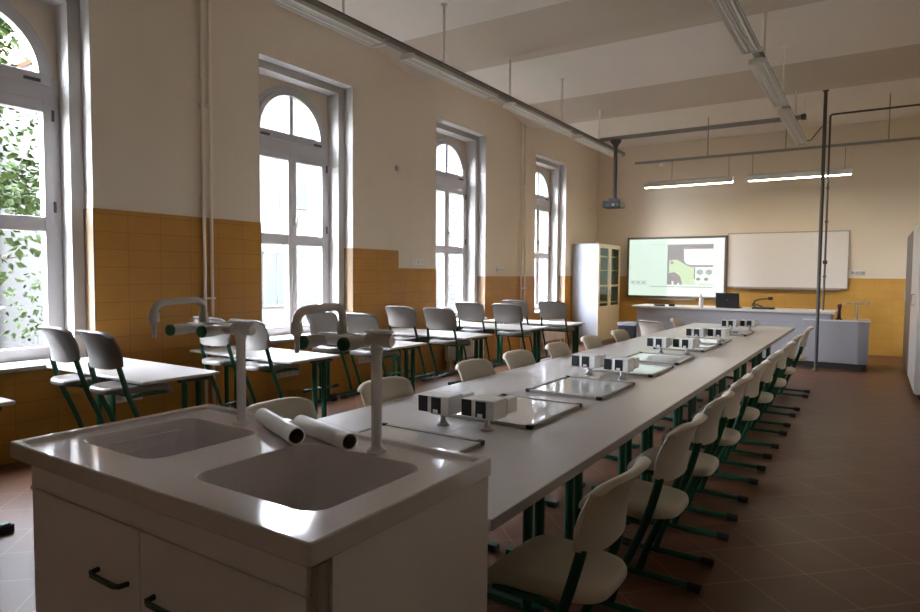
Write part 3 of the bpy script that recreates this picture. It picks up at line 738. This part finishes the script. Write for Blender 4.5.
sqpoly([(0.59, 0.18), (0.895, 0.18), (0.895, 0.46), (0.66, 0.46), (0.62, 0.44), (0.595, 0.39)], 's_pale', 3)
sqpoly([(0.89, 0.49), (0.89, 0.80), (0.58, 0.80), (0.56, 0.66), (0.50, 0.58), (0.44, 0.60), (0.44, 0.38), (0.52, 0.36), (0.60, 0.44), (0.66, 0.49)], 's_lime', 3)
sqpoly([(0.71, 0.49), (0.89, 0.49), (0.89, 0.78), (0.71, 0.78)], 's_white', 4)
sq(0.70, 0.712, 0.50, 0.70, 's_grey', 5)
for u, v in ((0.76, 0.58), (0.85, 0.58)): sqpoly([(u + 0.034 * math.cos(2 * PI * k / 16), v + 0.045 * math.sin(2 * PI * k / 16)) for k in range(16)], 's_lgrey', 5)
for u, v in ((0.745, 0.70), (0.825, 0.70)): sqpoly([(u + 0.022 * math.cos(2 * PI * k / 12), v + 0.028 * math.sin(2 * PI * k / 12)) for k in range(12)], 's_grey', 5)
sqpoly([(0.47 + 0.016 * math.cos(2 * PI * k / 12), 0.42 + 0.025 * math.sin(2 * PI * k / 12)) for k in range(12)], 's_grey', 4)
sq(0.02, 0.20, 0.73, 0.735, 's_lgrey', 2); sq(0.02, 0.20, 0.805, 0.81, 's_lgrey', 2)
for u in (0.02, 0.08, 0.14, 0.197): sq(u, u + 0.004, 0.73, 0.81, 's_lgrey', 2)
for u in (0.03, 0.09, 0.15): sq(u, u + 0.035, 0.75, 0.79, 's_lgrey', 2)
sq(0.23, 0.89, 0.83, 0.845, 's_lgrey', 2); sq(0.23, 0.40, 0.09, 0.10, 's_lgrey', 2)
sq(0.012, 0.02, 0.48, 0.54, 's_lgrey', 2)
sq(0.47, 0.49, 0.74, 0.80, 's_pale', 4); sq(0.53, 0.55, 0.77, 0.80, 's_pale', 4)
b = MB(); b.box(-0.55, 0.45, -0.09, 0.0, z0 - 0.035, z0 - 0.012); b.build('pen_tray', M['alu'], ib, smooth=0, bevel=0.004)
wb = thing('whiteboard', 'blank whiteboard on the wall right of the projection board', 'whiteboard', (-1.497, YF - 0.03, 0))
b = MB(); b.box(-1.07, 1.07, -0.005, 0.022, 1.235, 2.33); b.build('panel', M['wboard'], wb, smooth=0)
b = MB(); b.box(-1.08, 1.08, -0.014, 0.0, 1.225, 1.245); b.box(-1.08, 1.08, -0.014, 0.0, 2.325, 2.345); b.box(-1.08, -1.06, -0.014, 0.0, 1.225, 2.345); b.box(1.06, 1.08, -0.014, 0.0, 1.225, 2.345); b.build('frame', M['alu'], wb, smooth=0)
b = MB(); b.box(-0.95, 0.95, -0.07, -0.01, 1.205, 1.222); b.build('pen_tray', M['alu'], wb, smooth=0)

# wall sockets
def make_wall_socket(o, d, n, label, name='wall_socket', cat='power socket', h=0.085):
    """a strip of n sockets at o; d is the in-wall direction, plate faces the room"""
    d = Vector(d); nrm = Vector((1, 0, 0)) if abs(d.y) > 0.5 else Vector((0, -1, 0))
    t = thing(name, label, cat, o)
    hw = n * 0.042
    b = MB(); b.obox(nrm * 0.006, d, nrm, (0, 0, 1), hw, 0.006, h / 2); pl = b.build('plate', M['white'], t, smooth=0, bevel=0.002)
    for k in range(n):
        c = d * ((k + 0.5) * 0.084 - hw) + nrm * 0.012
        b = MB(); b.lathe([(0.026, 0), (0.026, 0.002), (0.022, 0.002), (0.021, -0.004)], c, nrm, 16); b.build('socket', M['lampbody'], pl)
make_wall_socket((XL, 7.235, 1.63), (0, 1, 0), 3, 'triple white wall socket above the tiles left of the third window')
make_wall_socket((XL, 9.597, 1.54), (0, 1, 0), 3, 'triple white wall socket above the tiles right of the third window')
make_wall_socket((-0.314, YF, 1.54), (1, 0, 0), 4, 'row of white sockets on the far wall beside the whiteboard')
for y, z, lb in ((2.98, 0.37, 'white socket strip low on the tiled wall below the table by the tree window'), (4.72, 0.37, 'white socket strip low on the tiled wall under the second window'), (6.15, 0.36, 'white socket strip low on the tiled wall past the second window')):
    off = 0.06 if abs(y - 5.185) < 0.55 else DT
    make_wall_socket((XL + DT if off == DT else XL + 0.11, y, z), (0, 1, 0), 4, lb, 'socket_strip')
for y, z, lb in ((6.755, 2.885, 'small grey sensor on the wall between the second and third windows'), (13.69, 2.93, 'small grey sensor on the wall past the farthest window')):
    b = MB(); b.lathe([(0.035, 0), (0.035, 0.02), (0.02, 0.035)], n=16, axis=(1, 0, 0)); o = b.build('wall_sensor', M['lampbody']); o.location = (XL, y, z); tag(o, lb, 'sensor')

# ------------------------------------------------------------------ tall cabinets
gc = thing('glass_cabinet', 'tall pale cabinet with two glazed doors in the far left corner', 'cabinet', (0, 0, 0))
gx0, gx1, gy0, gy1, gh = -5.42, -4.85, 12.66, 14.0, 2.12
b = MB(); b.box(gx0, gx1, gy0, gy0 + 0.02, 0.0, gh); b.build('side', M['palecab'], gc, smooth=0)
b = MB(); b.box(gx0, gx1, gy1 - 0.02, gy1, 0.0, gh); b.build('side', M['palecab'], gc, smooth=0)
b = MB(); b.box(gx0, gx0 + 0.02, gy0 + 0.02, gy1 - 0.02, 0, gh); b.build('back', M['cream'], gc, smooth=0)
b = MB(); b.box(gx0 + 0.02, gx1, gy0 + 0.02, gy1 - 0.02, gh - 0.03, gh); b.box(gx0 + 0.02, gx1, gy0 + 0.02, gy1 - 0.02, 0.0, 0.06); b.build('carcass', M['palecab'], gc, smooth=0)
for z in (0.45, 0.85, 1.2, 1.55, 1.85):
    b = MB(); b.box(gx0 + 0.02, gx1 - 0.03, gy0 + 0.02, gy1 - 0.02, z, z + 0.02); b.build('shelf', M['cream'], gc, smooth=0)
gm = (gy0 + gy1) / 2
for ya, yb in ((gy0 + 0.002, gm - 0.002), (gm + 0.002, gy1 - 0.002)):
    b = MB(); x0, x1 = gx1 + 0.001, gx1 + 0.021
    b.box(x0, x1, ya, yb, 0.06, 0.80); b.box(x0, x1, ya, yb, gh - 0.09, gh - 0.005); b.box(x0, x1, ya, ya + 0.09, 0.80, gh - 0.09); b.box(x0, x1, yb - 0.09, yb, 0.80, gh - 0.09); b.box(x0, x1, ya + 0.09, yb - 0.09, 1.22, 1.25)
    dr = b.build('door', M['cream'], gc, smooth=0, bevel=0.002)
    b = MB(); b.box(x0 + 0.006, x0 + 0.012, ya + 0.08, yb - 0.08, 0.78, gh - 0.08); b.build('pane', M['cabglass'], dr, smooth=0)
    yh = yb - 0.05 if yb < gm + 0.01 else ya + 0.05
    b = MB(); b.tube([(x1, yh, 1.0), (x1 + 0.025, yh, 1.0), (x1 + 0.025, yh, 1.12), (x1, yh, 1.12)], 0.005, 8); b.build('handle', M['alu'], dr)
def make_cupboard(x0, y0, y1, h, m, label, hy):
    t = thing('tall_cupboard', label, 'cupboard', (0, 0, 0), 0, 'tall cupboards along the right wall')
    b = MB(); b.box(x0 + 0.02, XR - 0.01, y0, y1, 0.06, h); b.build('carcass', M[m], t, smooth=0)
    b = MB(); b.box(x0 + 0.05, XR - 0.03, y0 + 0.02, y1 - 0.02, 0, 0.06); b.build('plinth', M['gap'], t, smooth=0)
    ym = (y0 + y1) / 2
    for ya, yb in ((y0, ym - 0.002), (ym + 0.002, y1)):
        b = MB(); b.box(x0, x0 + 0.019, ya + 0.002, yb - 0.002, 0.07, h - 0.005); d = b.build('door', M[m], t, smooth=0, bevel=0.002)
        yy = yb - 0.05 if yb < ym + 0.01 else ya + 0.05
        k = MB(); k.tube([(x0, yy, 1.10), (x0 - 0.03, yy, 1.10), (x0 - 0.03, yy, 1.24), (x0, yy, 1.24)], 0.006, 8); k.build('handle', M['alu'], d)
make_cupboard(0.475, 13.05, YF - 0.02, 2.12, 'wcab', 'tall white cupboard in the far right corner', 0)
make_cupboard(0.44, 11.05, 13.04, 2.14, 'gcab', 'tall grey cupboard between the two white ones on the right', 0)
make_cupboard(0.44, 9.3, 11.04, 2.14, 'wcab', 'tall white cupboard nearest the camera at the right edge', 0)

# ------------------------------------------------------------------ hanging lights, rails and pipes
def light_track(x, z, y0, y1, units, rods, label, name):
    """a suspended rail; the lamps under it are parts of the run"""
    t = thing('light_rail', label, 'light rail', (x, 0, z), 0, 'suspended light rails')
    b = MB(); b.box(-0.032, 0.032, y0, y1, 0.0, 0.05); b.build('rail', M['galv'], t, smooth=0)
    b = MB(); b.box(-0.040, 0.040, y0, y1, 0.05, 0.058); b.build('cover', M['dsteel'], t, smooth=0)
    for y in rods:
        b = MB(); b.tube([(0, y, 0.05), (0, y, ceil_z(y) - z + 0.003)], 0.012, 10); b.build('rod', M['pipe'], t)
        b = MB(); b.lathe([(0.035, 0), (0.035, 0.01), (0.014, 0.03)], (0, y, ceil_z(y) - z + 0.002), (0, 0, -1), 14); b.build('ceiling_cup', M['pipe'], t)
    return t
def lamp(x, z, y0, y1, label, lit=False):
    t = thing('ceiling_lamp', label, 'ceiling lamp', (x, 0, z), 0, 'twin-tube lamps on the light rails')
    b = MB()
    for s in (-1, 1):   # two trough reflectors
        pr = [(0.004, -0.018), (0.004, -0.046), (0.014, -0.046), (0.024, -0.026), (0.058, -0.026), (0.080, -0.060), (0.088, -0.060), (0.068, -0.018)]
        b.prism([(s * u, v) for u, v in (pr if s > 0 else pr[::-1])], 'y', y0, y1)
    b.box(-0.04, 0.04, y0, y1, -0.018, 0.0)
    h = b.build('housing', M['lampbody'], t, smooth=0)
    for yy in (y0, y1):
        k = MB(); k.box(-0.086, 0.086, yy - 0.008, yy + 0.008, -0.060, -0.012); k.build('end_cap', M['lampbody'], t, smooth=0, bevel=0.004)
    for s in (-1, 1):
        k = MB(); k.tube([(s * 0.042, y0 + 0.02, -0.044), (s * 0.042, y1 - 0.02, -0.044)], 0.010, 12); k.build('tube', M['tube'], t)
XT1, XT2, ZT = -3.95, -1.05, 3.645
units = [(-3.2, -1.5), (-1.1, 0.55), (0.95, 2.5), (2.85, 4.62), (5.05, 6.72), (7.15, 8.92), (9.35, 11.15)]
light_track(XT1, ZT, -1.9, 11.5, units, [-1.5, 0.0, 1.4, 2.75, 4.15, 5.69, 7.16, 8.75, 10.28], 'suspended light rail running along the window side of the ceiling', 'light_rail')
light_track(XT2, ZT, -1.9, 12.0, units, [-1.5, 0.0, 1.4, 2.75, 4.15, 5.80, 7.39, 8.97, 10.50, 11.8], 'suspended light rail running along the aisle side of the ceiling', 'light_rail')
names = ['behind the camera, rearmost', 'behind the camera, second', 'above the camera', 'nearest in view', 'second in view', 'third in view', 'farthest']
u2 = [(-3.2, -1.5), (-1.1, 0.55), (0.95, 2.6), (2.95, 4.65), (5.0, 6.65), (7.0, 8.9), (9.3, 11.7)]
for X, U, sd in ((XT1, units, 'window-side'), (XT2, u2, 'aisle-side')):
    for (y0, y1), nm in list(zip(U, names))[3 if X == XT1 else 4:]:
        lamp(X, ZT, y0, y1, 'unlit twin-tube lamp on the %s light rail, %s' % (sd, nm))

YR, ZR = 12.2, 3.62
cr = thing('cable_rail', 'thin metal rail hung across the room above the board lamps', 'rail', (0, YR, ZR), 0)
b = MB(); b.box(-3.95, XR, -0.025, 0.025, -0.02, 0.02); b.build('rail', M['galv'], cr, smooth=0)
for x in (-2.62, -1.35, 0.11):
    b = MB(); b.tube([(x, 0, 0.02), (x, 0, ceil_z(YR) - ZR + 0.003)], 0.008, 8); b.build('rod', M['galv'], cr)
b = MB(); b.lathe([(0.03, 0), (0.045, 0.02), (0.045, 0.05), (0.02, 0.07)], (-3.45, -0.01, -0.10), (0, 0, 1), 14); b.build('spotlight', M['white'], cr)
for x0, x1, lb, rx in ((-3.755, -2.175, 'long lit board lamp hanging above the projection board', (-3.25, -2.25)), (-1.93, -0.37, 'long lit board lamp hanging above the whiteboard', (-1.86, -0.47))):
    t = thing('board_lamp', lb, 'lamp', ((x0 + x1) / 2, YR, 3.19), 0, 'board lamps')
    h = (x1 - x0) / 2
    b = MB(); b.prism([(-0.06, -0.055), (-0.075, 0.03), (-0.05, 0.055), (0.05, 0.055), (0.075, 0.0), (0.06, -0.055), (0.05, -0.055), (0.05, -0.03), (-0.045, -0.03), (-0.045, -0.055)], 'x', -h, h); b.build('housing', M['lampbody'], t, smooth=0, bevel=0.003)
    b = MB(); b.box(-h + 0.015, h - 0.015, -0.044, 0.049, -0.060, -0.031); b.build('diffuser', M['lit'], t, smooth=0, bevel=0.004)
    for x in rx:
        b = MB(); b.tube([(x - (x0 + x1) / 2, 0, 0.05), (x - (x0 + x1) / 2, 0, ZR - 0.02 - 3.19)], 0.005, 8); b.build('hanger', M['galv'], t)
YL, ZL = 10.385, 3.745
cl = thing('cable_ladder', 'metal cable ladder bridging the two light rails near the far end', 'cable tray', (0, YL, ZL), 0)
b = MB(); b.box(-4.0, -0.95, -0.05, -0.038, -0.02, 0.025); b.box(-4.0, -0.95, 0.038, 0.05, -0.02, 0.025); b.build('side_rails', M['galv'], cl, smooth=0)
b = MB()
for k in range(60): b.box(-3.97 + k * 0.05, -3.955 + k * 0.05, -0.04, 0.04, -0.03, -0.012)
b.build('rungs', M['galv'], cl, smooth=0)
b = MB(); b.box(-0.96, -0.90, -0.06, 0.06, -0.03, 0.035); b.build('end_cap', M['dsteel'], cl, smooth=0)
pj = thing('projector', 'black projector hanging on a dark pole from the cable ladder', 'projector', (-3.70, YL, 0), 0)
b = MB(); b.tube([(0, 0, 2.74), (0, 0, 3.70)], 0.032, 14); b.build('pole', M['dsteel'], pj)
b = MB(); b.lathe([(0.09, 0), (0.09, 0.03), (0.05, 0.08), (0.035, 0.12)], (0, 0, 3.7145), (0, 0, -1), 16); b.build('mount', M['dsteel'], pj)
b = MB(); b.box(-0.17, 0.14, -0.14, 0.14, 2.585, 2.70); bd = b.build('body', M['black'], pj, smooth=0, bevel=0.015)
b = MB(); b.box(-0.08, 0.08, -0.08, 0.08, 2.70, 2.745); b.build('bracket', M['dsteel'], pj, smooth=0)
b = MB(); b.lathe([(0.05, 0), (0.05, 0.03), (0.042, 0.035), (0.036, 0.01)], (-0.05, 0.14, 2.645), (0, 1, 0), 18); b.build('lens', M['blackgl'], bd)
for x in (-0.10, 0.0, 0.07):
    b = MB(); b.box(x, x + 0.045, -0.1425, -0.139, 2.61, 2.65); b.build('port', M['alu'] if x == 0 else M['dsteel'], bd, smooth=0)

b = MB(); b.tube([(0, 0, 0.0), (0, 0, 4.335)], 0.026, 16); b.lathe([(0.05, 0), (0.05, 0.02), (0.032, 0.03)], (0, 0, 0), n=16); b.lathe([(0.045, 0), (0.045, 0.05), (0.032, 0.06)], (0, 0, 4.338), (0, 0, -1), 16)
o = b.build('support_pole', M['dsteel']); o.location = (-0.72, 11.234, 0.0); tag(o, 'dark metal pole from floor to ceiling in front of the teacher bench', 'pole')
pp = thing('supply_pipe', 'thin dark supply pipe dropping to the bench and running along the ceiling', 'pipe', (-0.695, 12.05, 0), 0)
zc = 4.10
b = MB(); b.tube([(0, 0, 0.91), (0, 0, zc - 0.05)] + bez((0, 0, zc - 0.04), (0, 0, zc), (0.05, 0, zc), 5) + [(0.1, 0, zc), (XR + 0.69, 0, zc)], 0.016, 12); b.build('pipe', M['dsteel'], pp)
b = MB(); b.lathe([(0.03, -0.03), (0.036, 0), (0.03, 0.03)], (0, 0, 1.70), n=12); b.build('valve', M['black'], pp)
for z in (1.45, 2.35, 2.9):
    b = MB(); b.box(-0.025, 0.025, -0.025, 0.025, z, z + 0.03); b.build('clamp', M['dsteel'], pp, smooth=0)
for x in (0.80, 1.6):
    b = MB(); b.tube([(x, 0, zc), (x, 0, ceil_z(12.05) + 0.002)], 0.006, 8); b.build('hanger', M['galv'], pp)
b = MB(); b.tube([(XT2 + 0.03, 11.95, ZT + 0.05)] + bez((XT2 + 0.1, 11.95, ZT + 0.06), (-0.9, 11.8, ZT + 0.10), (-0.70, 11.27, ZT + 0.18), 8), 0.008, 8)
tag(b.build('power_cable', M['black']), 'short dark cable from the aisle-side light rail to the floor-to-ceiling pole', 'cable')

# ------------------------------------------------------------------ outside the windows
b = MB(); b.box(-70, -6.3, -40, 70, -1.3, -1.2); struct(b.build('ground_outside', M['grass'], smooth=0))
def make_tree(x, y, h, rad, n, label, seed):
    rnd = random.Random(seed)
    t = thing('tree_outside', label, 'tree', (x, y, -1.2), 0, 'trees outside the windows')
    b = MB(); b.tube([(0, 0, 0), (0.05, 0.02, h * 0.3), (-0.05, 0.05, h * 0.6), (0.02, 0, h * 0.9)], 0.14, 10)
    for k in range(11):
        a = rnd.uniform(0, 2 * PI); z = h * rnd.uniform(0.25, 0.8); L = rad * rnd.uniform(0.6, 0.95)
        b.tube([(0, 0, z), (L * 0.5 * math.cos(a), L * 0.5 * math.sin(a), z + 0.25), (L * math.cos(a), L * math.sin(a), z + rnd.uniform(0.1, 0.7))], 0.03, 6)
    b.build('trunk', M['bark'], t)
    f = bmesh.new()
    cl = [(Vector((rnd.gauss(0, rad * 0.45), rnd.gauss(0, rad * 0.45), h * rnd.uniform(0.22, 1.0))), rnd.uniform(0.35, 0.75)) for _ in range(60)]
    for _ in range(n):
        c, s = rnd.choice(cl)
        p = c + Vector((rnd.gauss(0, s * 0.5), rnd.gauss(0, s * 0.5), rnd.gauss(0, s * 0.4)))
        d = Vector((rnd.gauss(0, 1), rnd.gauss(0, 1), rnd.gauss(-0.5, 0.6))).normalized(); sd = d.cross(Vector((rnd.gauss(0, 1), rnd.gauss(0, 1), 1))).normalized()
        L = rnd.uniform(0.08, 0.15); W = L * 0.34
        up = d.cross(sd) * 0.012
        v = [f.verts.new(q) for q in (p, p + d * L * 0.4 + sd * W + up, p + d * L, p + d * L * 0.4 - sd * W + up)]
        m_ = f.verts.new(p + d * L * 0.45 - up)
        for i in range(4): f.faces.new((v[i], v[(i + 1) % 4], m_))
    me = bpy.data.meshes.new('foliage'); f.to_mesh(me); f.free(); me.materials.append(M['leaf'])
    o = bpy.data.objects.new('foliage', me); COL.objects.link(o); o.parent = t
make_tree(-9.6, 2.5, 6.6, 1.6, 15000, 'leafy green tree filling the nearest window', 3)
make_tree(-12.6, 6.6, 7.5, 1.3, 5000, 'leafy tree standing farther off behind the nearest window', 5)

def house(x0, x1, y0, y1, h, m, label, wins):
    t = thing('house_outside', label, 'building', (0, 0, -1.2), 0)
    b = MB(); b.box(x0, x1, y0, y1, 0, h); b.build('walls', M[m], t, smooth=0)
    b = MB(); b.prism([(x0 - 0.3, h), (x1 + 0.3, h), ((x0 + x1) / 2, h + 2.2)], 'y', y0 - 0.2, y1 + 0.2); b.build('roof', M['roofm'], t, smooth=0)
    for y, z in wins:
        b = MB(); b.box(x1 - 0.05, x1 + 0.02, y - 0.55, y + 0.55, z, z + 1.7); w_ = b.build('window', M['winout'], t, smooth=0)
        b = MB(); b.box(x1, x1 + 0.05, y - 0.62, y + 0.62, z - 0.08, z); b.box(x1, x1 + 0.04, y - 0.03, y + 0.03, z, z + 1.7)
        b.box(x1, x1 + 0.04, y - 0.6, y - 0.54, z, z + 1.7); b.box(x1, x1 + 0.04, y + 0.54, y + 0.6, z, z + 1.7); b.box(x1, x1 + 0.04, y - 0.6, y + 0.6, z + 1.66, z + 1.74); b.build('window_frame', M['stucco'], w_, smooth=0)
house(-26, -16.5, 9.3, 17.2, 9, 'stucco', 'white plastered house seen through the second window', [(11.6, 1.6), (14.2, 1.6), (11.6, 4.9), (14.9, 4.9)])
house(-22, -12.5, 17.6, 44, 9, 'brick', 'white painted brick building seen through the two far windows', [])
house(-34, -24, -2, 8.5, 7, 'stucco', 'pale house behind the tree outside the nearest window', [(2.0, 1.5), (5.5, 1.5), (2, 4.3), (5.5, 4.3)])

# ------------------------------------------------------------------ daylight
wd = bpy.data.worlds.new('World'); SC.world = wd; wd.use_nodes = True
nt = wd.node_tree; bg = nt.nodes['Background']
sky = nt.nodes.new('ShaderNodeTexSky'); sky.sky_type = 'HOSEK_WILKIE'
sky.sun_direction = Vector((0.62, -0.30, 0.72)).normalized(); sky.turbidity = 4.5; sky.ground_albedo = 0.35
mxs = nt.nodes.new('ShaderNodeMix'); mxs.data_type = 'RGBA'; mxs.inputs['Factor'].default_value = 0.55
mxs.inputs['B'].default_value = (0.90, 0.96, 1.06, 1)
nt.links.new(sky.outputs[0], mxs.inputs['A']); nt.links.new(mxs.outputs['Result'], bg.inputs['Color'])
bg.inputs['Strength'].default_value = 4.0
for yc in WC:      # sampling portals in the window openings (they emit nothing themselves)
    la = bpy.data.lights.new('window_portal', 'AREA'); la.shape = 'RECTANGLE'; la.size = 1.15; la.size_y = 2.85; la.cycles.is_portal = True
    lo = bpy.data.objects.new('window_portal', la); COL.objects.link(lo); lo.location = (WINX - 0.10, yc, 2.2)
    lo.rotation_euler = (PI / 2, 0, -PI / 2)

# ------------------------------------------------------------------ camera
f_, yaw, pit, rol = 633.2, 0.5790, -0.0514, 0.0078
fw = Vector((-math.sin(yaw) * math.cos(pit), math.cos(yaw) * math.cos(pit), math.sin(pit)))
rt = Vector((math.cos(yaw), math.sin(yaw), 0)); up = rt.cross(fw)
r2 = rt * math.cos(rol) + up * math.sin(rol); u2_ = -rt * math.sin(rol) + up * math.cos(rol)
cam = bpy.data.cameras.new('camera'); cam.sensor_width = 36; cam.lens = f_ * 36 / 920; cam.clip_start = 0.05; cam.clip_end = 300
co = bpy.data.objects.new('camera', cam); COL.objects.link(co)
co.matrix_world = Matrix(((r2.x, u2_.x, -fw.x, 0), (r2.y, u2_.y, -fw.y, 0), (r2.z, u2_.z, -fw.z, 1.47), (0, 0, 0, 1)))
SC.camera = co

vs = SC.view_settings; SC.display_settings.display_device = 'sRGB'
vs.view_transform = 'Standard'; vs.look = 'None'; vs.gamma = 1.0; vs.use_curve_mapping = False
vs.exposure = EXP
cy = SC.cycles
cy.max_bounces = 14; cy.diffuse_bounces = 8; cy.glossy_bounces = 4; cy.transparent_max_bounces = 12; cy.transmission_bounces = 6
cy.use_denoising = True; cy.sample_clamp_indirect = 6.0; cy.caustics_reflective = False; cy.caustics_refractive = False
